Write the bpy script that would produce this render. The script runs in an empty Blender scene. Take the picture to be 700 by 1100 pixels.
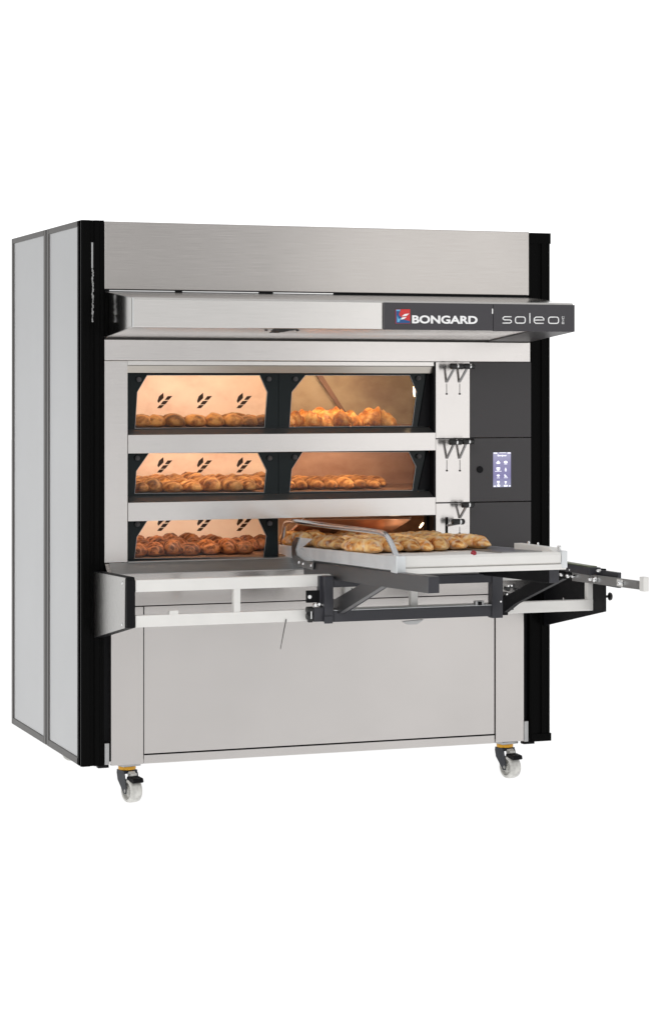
import bpy, bmesh, math, random
from mathutils import Vector, Matrix, noise
from mathutils.geometry import tessellate_polygon
random.seed(7)
ENVO = .0
scn = bpy.context.scene
COL = scn.collection

# ---------------------------------------------------------------- survey of the photograph
FP, CX, HZ = 2481.0, 350.0, 415.0
YAW = math.atan(915 / FP)
FW = (math.sin(YAW), math.cos(YAW)); RT = (math.cos(YAW), -math.sin(YAW))
_r0 = (112 - CX) / FP * 8.8
CAM = (-(8.8 * FW[0] + _r0 * RT[0]), -(8.8 * FW[1] + _r0 * RT[1]), 1.57)
def _ray(px, py):
    u = (px - CX) / FP; v = -(py - HZ) / FP
    return (FW[0] + u * RT[0], FW[1] + u * RT[1], v)
def fy(px, py, Y):            # measured point on a plane parallel to the oven front -> (x, z)
    r = _ray(px, py); t = (Y - CAM[1]) / r[1]
    return (CAM[0] + t * r[0], CAM[2] + t * r[2])
def fx(px, py, X):            # measured point on a plane parallel to the oven side -> (y, z)
    r = _ray(px, py); t = (X - CAM[0]) / r[0]
    return (CAM[1] + t * r[1], CAM[2] + t * r[2])
def X_(px, Y): return fy(px, 415, Y)[0]
def Z_(px, py, Y): return fy(px, py, Y)[1]

# ---------------------------------------------------------------- materials
def mat(name, col=(.5, .5, .5), rough=.5, metal=0., spec=.5, coat=0.):
    m = bpy.data.materials.new(name); m.use_nodes = True
    b = m.node_tree.nodes['Principled BSDF']
    b.inputs['Base Color'].default_value = (*col, 1)
    b.inputs['Roughness'].default_value = rough
    b.inputs['Metallic'].default_value = metal
    b.inputs['Specular IOR Level'].default_value = spec
    b.inputs['Coat Weight'].default_value = coat
    return m
def N(m, t): return m.node_tree.nodes.new(t)
def L(m, a, b): m.node_tree.links.new(a, b)
def BS(m): return m.node_tree.nodes['Principled BSDF']

def ramp(m, src, stops):
    r = N(m, 'ShaderNodeValToRGB')
    cr = r.color_ramp
    while len(cr.elements) < len(stops): cr.elements.new(.5)
    for e, (p, c) in zip(cr.elements, stops):
        e.position = p; e.color = (*c, 1) if len(c) == 3 else c
    L(m, src, r.inputs[0]); return r

def brushed(name, col, rough, scale=(1.2, 1.2, 160), var=.04, rv=.06, bump=.02, smudge=.04):
    """brushed stainless steel: fine streaks plus broad smudges"""
    m = mat(name, col, rough, 1.0)
    tc = N(m, 'ShaderNodeTexCoord')
    mp = N(m, 'ShaderNodeMapping'); mp.inputs['Scale'].default_value = scale
    L(m, tc.outputs['Object'], mp.inputs[0])
    n = N(m, 'ShaderNodeTexNoise'); n.inputs['Scale'].default_value = 6; n.inputs['Detail'].default_value = 6
    L(m, mp.outputs[0], n.inputs['Vector'])
    n2 = N(m, 'ShaderNodeTexNoise'); n2.inputs['Scale'].default_value = 2.6; n2.inputs['Detail'].default_value = 3
    L(m, tc.outputs['Object'], n2.inputs['Vector'])
    c = [max(0, x) for x in col]
    r = ramp(m, n.outputs[0], [(.3, tuple(x * (1 - var) for x in c)), (.7, tuple(min(1, x * (1 + var)) for x in c))])
    r2 = ramp(m, n2.outputs[0], [(.3, (1 - smudge,) * 3), (.7, (1, 1, 1))])
    mx = N(m, 'ShaderNodeMix'); mx.data_type = 'RGBA'; mx.blend_type = 'MULTIPLY'; mx.inputs[0].default_value = 1
    L(m, r.outputs[0], mx.inputs[6]); L(m, r2.outputs[0], mx.inputs[7]); L(m, mx.outputs[2], BS(m).inputs['Base Color'])
    mr = N(m, 'ShaderNodeMapRange'); mr.inputs[3].default_value = rough - rv; mr.inputs[4].default_value = rough + rv
    L(m, n.outputs[0], mr.inputs[0]); L(m, mr.outputs[0], BS(m).inputs['Roughness'])
    if scale[0] < 2:      # horizontally brushed fronts: reflections smear up and down
        tg = N(m, 'ShaderNodeTangent'); tg.direction_type = 'RADIAL'; tg.axis = 'Z'
        L(m, tg.outputs[0], BS(m).inputs['Tangent']); BS(m).inputs['Anisotropic'].default_value = .75; BS(m).inputs['Anisotropic Rotation'].default_value = .25
    bp = N(m, 'ShaderNodeBump'); bp.inputs['Strength'].default_value = bump; bp.inputs['Distance'].default_value = .002
    L(m, n.outputs[0], bp.inputs['Height']); L(m, bp.outputs[0], BS(m).inputs['Normal'])
    return m

M = {}
M['steel'] = brushed('brushed_steel', (.64, .615, .60), .20, bump=.03, smudge=.05)
M['steel_up'] = brushed('brushed_steel_fascia', (.50, .475, .455), .22, var=.07, smudge=.05)
M['steel_side'] = brushed('satin_side_panel', (.50, .505, .51), .34, (160, 160, 1.2), .02, .04, .01)
M['steel_frame'] = brushed('panel_trim', (.095, .09, .085), .40, (60, 60, 2), .05)
M['steel_base'] = brushed('brushed_steel_base', (.55, .525, .51), .22, smudge=.05)
M['steel_hood'] = brushed('hood_steel', (.70, .68, .66), .24, smudge=.03)
M['steel_dim'] = brushed('worn_steel', (.42, .42, .42), .36, (3, 60, 60), .08)
M['polished'] = mat('polished_cheek', (.55, .54, .52), .10, 1)
M['cover'] = brushed('cover_steel', (.44, .43, .415), .28, (60, 60, 2), .04)
M['header'] = brushed('beige_steel', (.50, .465, .42), .3, (3, 60, 60), .05)
M['tube'] = mat('satin_tube', (.68, .69, .71), .22, 1)
M['chrome'] = mat('chrome', (.78, .78, .78), .16, 1)
M['black'] = mat('black_post', (.003, .003, .003), .25, 0, .03)
M['blackm'] = mat('matt_black', (.006, .006, .007), .5, 0, .12)
M['glassblack'] = mat('black_door_enamel', (.008, .012, .013), .10, 0, .14)
M['grip'] = mat('black_grip', (.008, .008, .008), .35, 0, .5)
M['dgrey'] = mat('charcoal_paint', (.052, .049, .051), .42, 0, .35)
M['plate'] = mat('charcoal_nameplate', (.056, .053, .059), .35, 0, .3)
M['beam'] = brushed('grey_beam', (.17, .17, .175), .42, (40, 2, 60), .07)
M['beamd'] = mat('dark_beam', (.035, .035, .042), .42, 0, .4)
M['sill'] = mat('dark_sill', (.10, .10, .098), .28, .5, .5)
M['seam'] = mat('dark_seam', (.03, .028, .026), .6)
M['ink'] = mat('white_ink', (.9, .9, .9), .5)
M['red'] = mat('red_ink', (.62, .03, .03), .4)
M['blue'] = mat('blue_ink', (.01, .08, .24), .4)
M['lblue'] = mat('pale_blue_ink', (.12, .42, .68), .4)
M['decal'] = mat('brown_decal', (.03, .012, .006), .6, 0, .1)
M['ball'] = mat('red_plastic', (.28, .008, .02), .25)
M['yellow'] = mat('yellow_plastic', (.74, .36, .005), .4)
M['fork'] = mat('dark_fork', (.012, .015, .022), .3, .3)
M['bulb_highlight'] = mat('lamp_and_highlight', (1, .8, .5))  # serves the real bulb and a painted highlight
BS(M['bulb_highlight']).inputs['Emission Color'].default_value = (1, .72, .42, 1)
BS(M['bulb_highlight']).inputs['Emission Strength'].default_value = 9

def painted(name, col, rough=.42, amt=.05, sc=9):
    m = mat(name, col, rough)
    tc = N(m, 'ShaderNodeTexCoord'); n = N(m, 'ShaderNodeTexNoise'); n.inputs['Scale'].default_value = sc; n.inputs['Detail'].default_value = 6
    L(m, tc.outputs['Object'], n.inputs['Vector'])
    r = ramp(m, n.outputs[0], [(.35, tuple(x * (1 - amt) for x in col)), (.7, col)])
    L(m, r.outputs[0], BS(m).inputs['Base Color']); return m
M['white'] = painted('white_enamel', (.80, .785, .755), .4)
M['belt'] = painted('belt_canvas', (.78, .76, .73), .7, .10, 30)
M['alu'] = painted('pale_aluminium', (.74, .76, .77), .35, .12, 14); BS(M['alu']).inputs['Metallic'].default_value = .35
M['nylon'] = painted('white_nylon', (.72, .71, .67), .35, .28, 45)

def wallmat(name, c1, c2, c3):
    m = mat(name, c1, .55, 0, .3)
    tc = N(m, 'ShaderNodeTexCoord'); mp = N(m, 'ShaderNodeMapping'); mp.inputs['Scale'].default_value = (1, 1, 1.5)
    L(m, tc.outputs['Object'], mp.inputs[0])
    n = N(m, 'ShaderNodeTexNoise'); n.inputs['Scale'].default_value = 4; n.inputs['Detail'].default_value = 9; n.inputs['Roughness'].default_value = .62
    L(m, mp.outputs[0], n.inputs['Vector'])
    r = ramp(m, n.outputs[0], [(.30, c3), (.48, c2), (.66, c1)])
    L(m, r.outputs[0], BS(m).inputs['Base Color']); return m
M['wall'] = wallmat('chamber_wall_hazed', (.86, .75, .62), (.80, .66, .54), (.66, .48, .36))  # left linings paler, standing in for a reflection in the door glass
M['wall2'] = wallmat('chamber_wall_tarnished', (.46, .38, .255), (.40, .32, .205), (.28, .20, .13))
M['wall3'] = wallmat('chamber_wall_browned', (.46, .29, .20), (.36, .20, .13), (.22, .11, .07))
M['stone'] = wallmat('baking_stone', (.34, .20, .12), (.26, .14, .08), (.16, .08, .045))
M['copper'] = wallmat('reflecting_door_glass', (.85, .52, .36), (.76, .43, .28), (.60, .31, .19))  # coppery interior reflection put into the open door's glass colour
BS(M['copper']).inputs['Roughness'].default_value = .25; BS(M['copper']).inputs['Metallic'].default_value = .55

# window glass: clear with a faint mirror
g = bpy.data.materials.new('window_glass'); g.use_nodes = True
nt = g.node_tree; nt.nodes.clear()
o = nt.nodes.new('ShaderNodeOutputMaterial'); mx = nt.nodes.new('ShaderNodeMixShader')
tr = nt.nodes.new('ShaderNodeBsdfTransparent'); tr.inputs[0].default_value = (.98, .95, .92, 1)
gl = nt.nodes.new('ShaderNodeBsdfGlossy'); gl.inputs['Roughness'].default_value = .03
fr = nt.nodes.new('ShaderNodeFresnel'); fr.inputs[0].default_value = 1.22
nt.links.new(fr.outputs[0], mx.inputs[0]); nt.links.new(tr.outputs[0], mx.inputs[1]); nt.links.new(gl.outputs[0], mx.inputs[2]); nt.links.new(mx.outputs[0], o.inputs[0])
M['glass'] = g

def screen_mat():
    m = mat('lit_screen', (.02, .02, .03), .2)
    tc = N(m, 'ShaderNodeTexCoord'); sx = N(m, 'ShaderNodeSeparateXYZ'); L(m, tc.outputs['Generated'], sx.inputs[0])
    r = ramp(m, sx.outputs[2], [(0, (.36, .37, .52)), (.3, (.22, .20, .42)), (.7, (.30, .28, .48)), (1, (.42, .41, .58))])
    L(m, r.outputs[0], BS(m).inputs['Emission Color']); BS(m).inputs['Emission Strength'].default_value = .9
    return m
M['screen'] = screen_mat()
M['icon'] = mat('lit_icon', (.8, .8, .8)); BS(M['icon']).inputs['Emission Color'].default_value = (.85, .85, 1, 1); BS(M['icon']).inputs['Emission Strength'].default_value = .75

def crust(name, dark, mid, light, flour=0., sc=22, rough=.5, band=None):
    m = mat(name, mid, rough, 0, .35)
    tc = N(m, 'ShaderNodeTexCoord')
    oi = N(m, 'ShaderNodeObjectInfo')
    vm = N(m, 'ShaderNodeVectorMath'); vm.operation = 'SCALE'; 
    cmb = N(m, 'ShaderNodeCombineXYZ')
    for i in range(3): L(m, oi.outputs['Random'], cmb.inputs[i])
    L(m, cmb.outputs[0], vm.inputs[0]); vm.inputs['Scale'].default_value = 13
    ad = N(m, 'ShaderNodeVectorMath'); ad.operation = 'ADD'
    L(m, tc.outputs['Object'], ad.inputs[0]); L(m, vm.outputs[0], ad.inputs[1])
    n = N(m, 'ShaderNodeTexNoise'); n.inputs['Scale'].default_value = sc; n.inputs['Detail'].default_value = 8; n.inputs['Roughness'].default_value = .62
    L(m, ad.outputs[0], n.inputs['Vector'])
    r = ramp(m, n.outputs[0], [(.36, dark), (.49, mid), (.60, light)])
    out = r.outputs[0]
    # per vertex crust tone baked into the mesh (score marks, pale foot)
    vc = N(m, 'ShaderNodeVertexColor'); vc.layer_name = 'tone'
    sp = N(m, 'ShaderNodeSeparateColor'); L(m, vc.outputs[0], sp.inputs[0])
    mx = N(m, 'ShaderNodeMix'); mx.data_type = 'RGBA'; L(m, sp.outputs[0], mx.inputs[0]); L(m, out, mx.inputs[6])
    mx.inputs[7].default_value = (*[min(1, x * 1.15 + .05) for x in light], 1)
    out = mx.outputs[2]
    if flour:
        n2 = N(m, 'ShaderNodeTexNoise'); n2.inputs['Scale'].default_value = sc * 1.7; n2.inputs['Detail'].default_value = 5
        L(m, ad.outputs[0], n2.inputs['Vector'])
        r2 = ramp(m, n2.outputs[0], [(.5, (0, 0, 0)), (.68, (flour,) * 3)])
        m2 = N(m, 'ShaderNodeMix'); m2.data_type = 'RGBA'; L(m, r2.outputs[0], m2.inputs[0]); L(m, out, m2.inputs[6]); m2.inputs[7].default_value = (.82, .74, .62, 1)
        out = m2.outputs[2]
    # each piece baked a little lighter or darker than its neighbour
    vr = N(m, 'ShaderNodeMapRange'); vr.inputs[3].default_value = .68; vr.inputs[4].default_value = 1.22; L(m, oi.outputs['Random'], vr.inputs[0])
    vs_ = N(m, 'ShaderNodeVectorMath'); vs_.operation = 'SCALE'; L(m, out, vs_.inputs[0]); L(m, vr.outputs[0], vs_.inputs['Scale']); out = vs_.outputs[0]
    L(m, out, BS(m).inputs['Base Color'])
    bp = N(m, 'ShaderNodeBump'); bp.inputs['Strength'].default_value = .5; bp.inputs['Distance'].default_value = .004
    L(m, n.outputs[0], bp.inputs['Height']); L(m, bp.outputs[0], BS(m).inputs['Normal'])
    return m
M['gold'] = crust('golden_crust', (.09, .026, .004), (.27, .11, .020), (.52, .26, .06))
M['rustic'] = crust('floured_crust', (.30, .075, .010), (.74, .31, .065), (.92, .58, .24), .55, 24)
M['cro'] = crust('croissant_crust', (.36, .10, .015), (.70, .27, .045), (.90, .50, .14), 0, 30, .32)
M['baton'] = crust('baton_crust', (.09, .022, .004), (.33, .125, .022), (.64, .35, .11))
M['roll'] = crust('dark_roll_crust', (.03, .006, .002), (.13, .034, .007), (.40, .15, .04), 0, 40)

# ---------------------------------------------------------------- mesh builder
class MB:
    def __init__(s): s.v = []; s.f = []
    def add(s, vs, fs):
        k = len(s.v); s.v += [tuple(p) for p in vs]; s.f += [tuple(i + k for i in q) for q in fs]; return s
    def box(s, x0, x1, y0, y1, z0, z1):
        x0, x1 = sorted((x0, x1)); y0, y1 = sorted((y0, y1)); z0, z1 = sorted((z0, z1))
        vs = [(x, y, z) for x in (x0, x1) for y in (y0, y1) for z in (z0, z1)]
        return s.add(vs, [(0, 1, 3, 2), (4, 6, 7, 5), (0, 4, 5, 1), (2, 3, 7, 6), (0, 2, 6, 4), (1, 5, 7, 3)])
    def prism(s, pts, axis, a, b):
        """polygon extruded along an axis; pts are the other two coordinates in order"""
        def P(p, t): return {'x': (t, p[0], p[1]), 'y': (p[0], t, p[1]), 'z': (p[0], p[1], t)}[axis]
        n = len(pts)
        vs = [P(p, a) for p in pts] + [P(p, b) for p in pts]
        fs = [tuple(range(n)), tuple(range(2 * n - 1, n - 1, -1))] + [(i, (i + 1) % n + 0, (i + 1) % n + n, i + n) for i in range(n)]
        return s.add(vs, fs)
    def holed(s, outer, holes, y0, y1):
        loops = [[Vector((p[0], p[1], 0)) for p in l] for l in [outer] + holes]
        tri = tessellate_polygon(loops); flat = [p for l in loops for p in l]; n = len(flat)
        vs = [(p.x, y0, p.y) for p in flat] + [(p.x, y1, p.y) for p in flat]
        fs = [tuple(t) for t in tri] + [tuple(i + n for i in reversed(t)) for t in tri]
        k = 0
        for l in loops:
            m = len(l)
            for i in range(m): fs.append((k + i, k + (i + 1) % m, k + (i + 1) % m + n, k + i + n))
            k += m
        return s.add(vs, fs)
    def tube(s, path, r, seg=12, closed_ends=True):
        path = [Vector(p) for p in path]; rings = []; n = len(path)
        up = None
        for i, p in enumerate(path):
            t = ((path[i + 1] - p).normalized() if i < n - 1 else (p - path[i - 1]).normalized())
            if 0 < i < n - 1: t = ((path[i + 1] - p).normalized() + (p - path[i - 1]).normalized()).normalized()
            if up is None:
                up = Vector((0, 0, 1)) if abs(t.z) < .9 else Vector((0, 1, 0))
            a = (up - t * up.dot(t)).normalized(); b = t.cross(a); up = a
            rr = r[i] if isinstance(r, (list, tuple)) else r
            rings.append([p + (a * math.cos(q) + b * math.sin(q)) * rr for q in [2 * math.pi * j / seg for j in range(seg)]])
        vs = [v for ring in rings for v in ring]; fs = []
        for i in range(n - 1):
            for j in range(seg): fs.append((i * seg + j, i * seg + (j + 1) % seg, (i + 1) * seg + (j + 1) % seg, (i + 1) * seg + j))
        if closed_ends: fs += [tuple(range(seg))[::-1], tuple(range((n - 1) * seg, n * seg))]
        return s.add(vs, fs)
    def cyl(s, p0, p1, r, seg=20): return s.tube([p0, p1], r, seg)
    def bar(s, pts_yz, x0, x1): return s.prism(pts_yz, 'x', x0, x1)
    def build(s, name, m, parent=None, bevel=0., smooth=False, origin=None):
        me = bpy.data.meshes.new(name)
        me.from_pydata(s.v, [], s.f)
        bm = bmesh.new(); bm.from_mesh(me); bmesh.ops.recalc_face_normals(bm, faces=bm.faces); bm.to_mesh(me); bm.free()
        me.materials.append(M[m] if isinstance(m, str) else m)
        ob = bpy.data.objects.new(name, me); COL.objects.link(ob)
        if parent is not None:
            ob.parent = parent
            w = Vector((0, 0, 0)); p = parent
            while p: w += p.location; p = p.parent
            ob.location = -w
        if smooth:
            me.polygons.foreach_set('use_smooth', [True] * len(me.polygons))
            if smooth == 'auto': me.set_sharp_from_angle(angle=math.radians(35))
        if bevel:
            bv = ob.modifiers.new('edge', 'BEVEL'); bv.width = bevel; bv.segments = 2; bv.limit_method = 'ANGLE'; bv.angle_limit = .6
        return ob
def thing(name, label, cat, loc, group=None):
    o = bpy.data.objects.new(name, None); COL.objects.link(o); o.location = loc; o.empty_display_size = .1
    o['label'] = label; o['category'] = cat
    if group: o['group'] = group
    return o
def box(name, m, par, x0, x1, y0, y1, z0, z1, bevel=.0015): return MB().box(x0, x1, y0, y1, z0, z1).build(name, m, par, bevel)
def text_mb(txt, x0, x1, z0, z1, y, bold=0., depth=.0012):
    """lettering as a real flat mesh, facing the front of the oven"""
    cu = bpy.data.curves.new('t', 'FONT'); cu.body = txt; cu.size = 1; cu.offset = bold; cu.extrude = .001; cu.resolution_u = 4
    ob = bpy.data.objects.new('t', cu); COL.objects.link(ob)
    me = bpy.data.meshes.new_from_object(ob.evaluated_get(bpy.context.evaluated_depsgraph_get()))
    xs = [v.co.x for v in me.vertices]; ys = [v.co.y for v in me.vertices]
    ax, bx, ay, by = min(xs), max(xs), min(ys), max(ys)
    mb = MB()
    mb.add([(x0 + (v.co.x - ax) / (bx - ax) * (x1 - x0), y - (depth if v.co.z > 0 else 0), z0 + (v.co.y - ay) / (by - ay) * (z1 - z0)) for v in me.vertices],
           [tuple(p.vertices) for p in me.polygons])
    bpy.data.objects.remove(ob); bpy.data.curves.remove(cu); bpy.data.meshes.remove(me)
    return mb

# ================================================================= THE OVEN
XL, XR, ZT, ZB = -.091, 1.874, 2.203, .124
DEP = 1.215
oven = thing('deck_oven', 'tall brushed steel bakery deck oven with three lit glazed decks and black corner posts', 'oven', (.89, .55, -.028))

# carcass
box('back_panel', 'steel_dim', oven, XL + .01, XR - .01, DEP - .02, DEP - .003, ZB + .02, ZT - .01)
box('top_panel', 'steel_dim', oven, XL + .01, XR - .01, .06, DEP - .022, ZT - .03, ZT - .008)
box('bottom_panel', 'steel_dim', oven, XL + .01, XR - .01, .04, DEP - .022, ZB + .01, ZB + .03)
MB().box(XR - .02, XR - .002, .062, DEP - .004, ZB + .032, ZT - .032).build('side_panel', 'steel_side', oven, .002)
# two framed side panels on the left
def side_panel(y0, y1):
    fr = MB(); t = .028
    o = [(y0 + .002, ZB), (y1 - .002, ZB), (y1 - .002, ZT + .003), (y0 + .002, ZT + .003)]
    zi0, zi1 = ZB + .028, ZT - .022
    w0, w1 = .040, .036
    fr.box(XL, XL + .03, y0 + .003, y0 + w0, ZB, ZT); fr.box(XL, XL + .03, y1 - w1, y1 - .003, ZB, ZT)
    fr.box(XL, XL + .03, y0 + w0, y1 - w1, ZB, zi0); fr.box(XL, XL + .03, y0 + w0, y1 - w1, zi1, ZT)
    p = MB().box(XL + .004, XL + .02, y0 + w0, y1 - w1, zi0, zi1).build('side_panel', 'steel_side', oven)
    g = fr.build('panel_frame', 'steel_frame', p, .002)
    return p
side_panel(.004, .566); side_panel(.576, DEP - .004)
box('frame_seam', 'blackm', oven, XL + .001, XL + .03, .5655, .5765, ZB + .01, ZT - .004, 0)

# corner posts (black extrusions with grooves)
def post(x0, x1, y0, y1, z0, z1):
    w = x1 - x0
    g1, g2 = x0 + w * .38, x0 + w * .58
    pts = [(x0 + .006, y0 + .0), (g1, y0), (g1 + .002, y0 + .007), (g2 - .002, y0 + .007), (g2, y0), (x0 + w * .80, y0), (x0 + w * .82, y0 + .003), (x1 - w * .1, y0 + .003), (x1 - w * .08, y0), (x1 - .001, y0), (x1, y0 + .004), (x1, y1), (x0, y1), (x0, y0 + .006)]
    return MB().prism(pts, 'z', z0, z1).build('corner_post', 'black', oven, .001)
pl = post(XL, -.001, -.004, .06, ZB, ZT)
pr_ = post(1.784, XR, -.004, .06, ZB - .002, ZT - .012)
box('post_cap', 'black', oven, 1.783, XR + .003, -.006, .064, ZT - .050, ZT - .006)
box('post_cap', 'black', oven, 1.79, XR + .005, -.007, .064, ZB - .004, ZB + .028)
# lifting chain showing in the slot of the left post
ch = MB()
for i in range(34):
    z = Z_(100, 345, 0) + i * .0060
    x = -.0455 + random.uniform(-.002, .002)
    ch.cyl((x, -.001, z), (x, .009, z + random.uniform(0, .006)), random.uniform(.0022, .0042), 8)
ch.build('lifting_chain', 'steel_dim', oven)
box('chain_rod', 'steel_dim', oven, -.050, -.042, .002, .008, Z_(100, 288, 0), Z_(100, 260, 0))

# fascia
zf0, zf1 = 1.942, 2.2
MB().box(.001, 1.782, .0, .02, zf0, zf1).build('fascia_panel', 'steel_up', oven, .002)
box('light_gap', 'blackm', oven, .004, 1.78, .006, .03, 1.915, zf0 - .001, 0)
hl = MB()
for a, b in ((.02, .28), (.31, .62), (.68, .93)): hl.box(a, b, .001, .005, 1.934, 1.9385)
hl.build('gap_highlight', 'chrome', oven)  # chrome slivers standing in for highlights along the gap

# hood: a sloped top, upright front and sloped underside, pushed out over the decks
YH = -.40
hood = MB().bar([(.0, 1.932), (YH + .004, 1.896), (YH, 1.888), (YH, 1.788), (YH + .003, 1.786), (-.004, 1.757), (0, 1.757)], .001, 1.783)
hood = hood.build('hood', 'steel_hood', oven, .0012)
MB().bar([(-.002, 1.929), (YH + .006, 1.893), (YH + .006, 1.789), (-.002, 1.760)], -.0015, .0005).build('hood_cheek', 'polished', hood)
xe = X_(569, YH)
MB().bar([(-.012, 1.915), (YH + .002, 1.884), (YH + .002, 1.7835), (-.012, 1.752)], xe, 1.786).build('hood_end_cap', 'dgrey', hood, .001)
box('hood_lip', 'chrome', hood, .0, .004, YH - .003, YH + .004, 1.786, 1.893, 0)
gr = MB()
zc = Z_(303, 355.5, YH)
def under(y): return 1.786 + (1.757 - 1.786) * (y - YH) / (0 - YH)
for j in range(5):
    for i in range(-6 + j, 7 - j):
        x = X_(303, YH) + .016 + i * .0072 + (j % 2) * .003; y = YH + .012 + j * .030
        gr.box(x - .0026, x + .0026, y - .010, y + .010, under(y) - .003, under(y) + .002)
for i in (-1, 1): MB().cyl((X_(303, YH) + .016 + i * .062, YH + .05, under(YH + .05) - .004), (X_(303, YH) + .016 + i * .062, YH + .05, under(YH + .05) + .001), .006, 10).build('grille_screw', 'seam', hood)
gr.build('vent_grille', 'seam', hood)

# name plates on the hood
xp0, xs, xp1 = .983, 1.435, 1.784
zp0, zp1 = 1.786, 1.889
npl = MB().box(xp0, xs - .001, YH - .012, YH - .0005, zp0, zp1).box(xs + .001, xp1, YH - .012, YH - .0005, zp0 - .002, zp1).build('name_plate', 'plate', oven, .001)
YP = YH - .0125
def P(px, py): return fy(px, py, YP)
a = P(442.3, 347.2); b = P(512.6, 339.2)
text_mb('BONGARD', a[0], b[0], a[1], b[1] , YP, .034).build('lettering', 'ink', npl)
sol = MB(); rr = .0023
def lp(pts): sol.tube([(fy(x, y, YP)[0], YP, fy(x, y, YP)[1]) for x, y in pts], rr, 8)
def rrect(x0, x1, y0, y1, r=2.2):
    pts = []
    for cx, cy, a0 in ((x1 - r, y0 + r, -90), (x1 - r, y1 - r, 0), (x0 + r, y1 - r, 90), (x0 + r, y0 + r, 180)):
        for k in range(4):
            q = math.radians(a0 + 30 * k); pts.append((cx + r * math.cos(q), cy + r * math.sin(q)))
    return pts + [pts[0]]
lp([(549, 340), (541.5, 340), (540, 341.2), (540, 342.3), (541.5, 343.4), (547.5, 343.4), (549, 344.5), (549, 345.8), (547.5, 346.8), (539.5, 346.8)])
lp(rrect(553.3, 563.8, 340.2, 346.9))
lp([(568.8, 336), (568.8, 347.2)])
lp([(573.6, 343.6), (583.8, 343.6), (583.8, 342), (582, 340.4), (575.3, 340.4), (573.4, 342), (573.4, 345.5), (575.2, 347.1), (583.5, 347.1)])
lp(rrect(588.9, 599.6, 340.4, 347.2))
sol.build('lettering', 'ink', npl, smooth=True)
ev = MB(); e_ = lambda pts: ev.tube([(fy(x, y, YP)[0], YP, fy(x, y, YP)[1]) for x, y in pts], .0010, 6)
e_([(603.4, 347.6), (605.6, 347.6), (605.6, 345.6), (603.4, 345.6), (603.4, 347.6)]); e_([(604.4, 347.6), (604.4, 345.7)])
e_([(603.4, 344.6), (605.6, 343.6), (603.4, 342.6)]); e_([(603.4, 341.8), (605.6, 341.8), (605.6, 339.8), (603.4, 339.8), (603.4, 341.8)])
ev.build('lettering', 'ink', npl)
def poly(mb, pts, y, t=.0012): mb.prism([fy(x, yy, YP) for x, yy in pts], 'y', y - t, y)
lg = MB(); poly(lg, [(424.6, 332), (440.2, 332), (440.2, 347.3), (424.6, 347.3)], YP); lg.build('logo_square', 'red', npl)
lg = MB(); poly(lg, [(425, 332.4), (430, 332.4), (427.8, 338), (433, 343), (439.8, 344.6), (439.8, 347), (425, 347)], YP - .0013); lg.build('logo_blue', 'blue', npl)
lg = MB(); poly(lg, [(426, 338.5), (427.6, 342.4), (430.8, 341.2), (428, 345.8), (426, 345.8)], YP - .0026); poly(lg, [(425, 332.4), (429.5, 332.4), (428.7, 334), (425, 334)], YP - .0026); lg.build('logo_pale_blue', 'lblue', npl)
lg = MB(); poly(lg, [(431, 339.6), (434, 337.2), (439, 336.6), (436, 339.2)], YP - .0026); poly(lg, [(428.6, 343.2), (431.6, 340.8), (436.2, 340.2), (433.4, 342.6)], YP - .0026); lg.build('logo_white', 'ink', npl)
box('plate_clip', 'chrome', npl, xs - .006, xs - .002, YH - .014, YH - .012, Z_(527, 337, YH), Z_(527, 331.5, YH), 0)

# front frame
zh0, zh1 = 1.669, 1.752
box('header_panel', 'steel', oven, .001, 1.797, .0, .02, zh0 + .001, zh1 - .003, .0018)
box('header_shadow_gap', 'seam', oven, .004, 1.79, .006, .022, zh1 - .004, 1.757, 0)
xo0, xo1 = .092, 1.368
zl = Z_(137, 604, 0)
box('left_stile', 'steel', oven, .001, xo0, .0, .05, zl, zh0 - .001)
xst = X_(504.6, 0)
for (ya, yb) in ((388.6, 470.7), (471.4, 539.6), (540.4, 608)):
    box('damper_panel', 'steel', oven, xo1 + .001, xst, .0, .05, Z_(480, yb, 0), Z_(480, ya, 0) - .0005)
zled = Z_(137, 605, 0)
# header strip inside the opening, deck bars, sills
YG = .05
def strip(name, m, pts): return MB().bar(pts, xo0 + .001, xo1 - .001).build(name, m, oven, .0008)
strip('deck_header', 'steel_hood', [(.003, zh0 - .001), (.003, Z_(300, 392.5, .003)), (.02, Z_(300, 392.5, .02) - .001), (.04, zh0 - .001)])
strip('deck_header', 'header', [(.012, Z_(300, 393, .012)), (.022, Z_(300, 400.6, .02)), (.05, Z_(300, 400.6, .05)), (.05, Z_(300, 393, .05))])
bars = [(465.9, 485.4), (537.1, 556.6)]
for t, bt in bars:
    z1, z0 = Z_(300, t, 0), Z_(300, bt, 0)
    strip('deck_bar', 'steel', [(-.004, z0), (-.004, z1), (.012, z1), (.03, z0 + .01), (.03, z0)])
sills = [(459.6, 466.0), (530.0, 537.0)]
for t, bt in sills:
    strip('door_sill', 'sill', [(.001, Z_(300, bt, 0)), (.052, Z_(300, t, .052)), (.052, Z_(300, bt, .05))])
# right cheek of the recess
box('recess_cheek', 'blackm', oven, xo1 - .006, xo1, .002, .05, zl, zh0 - .002, 0)

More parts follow.
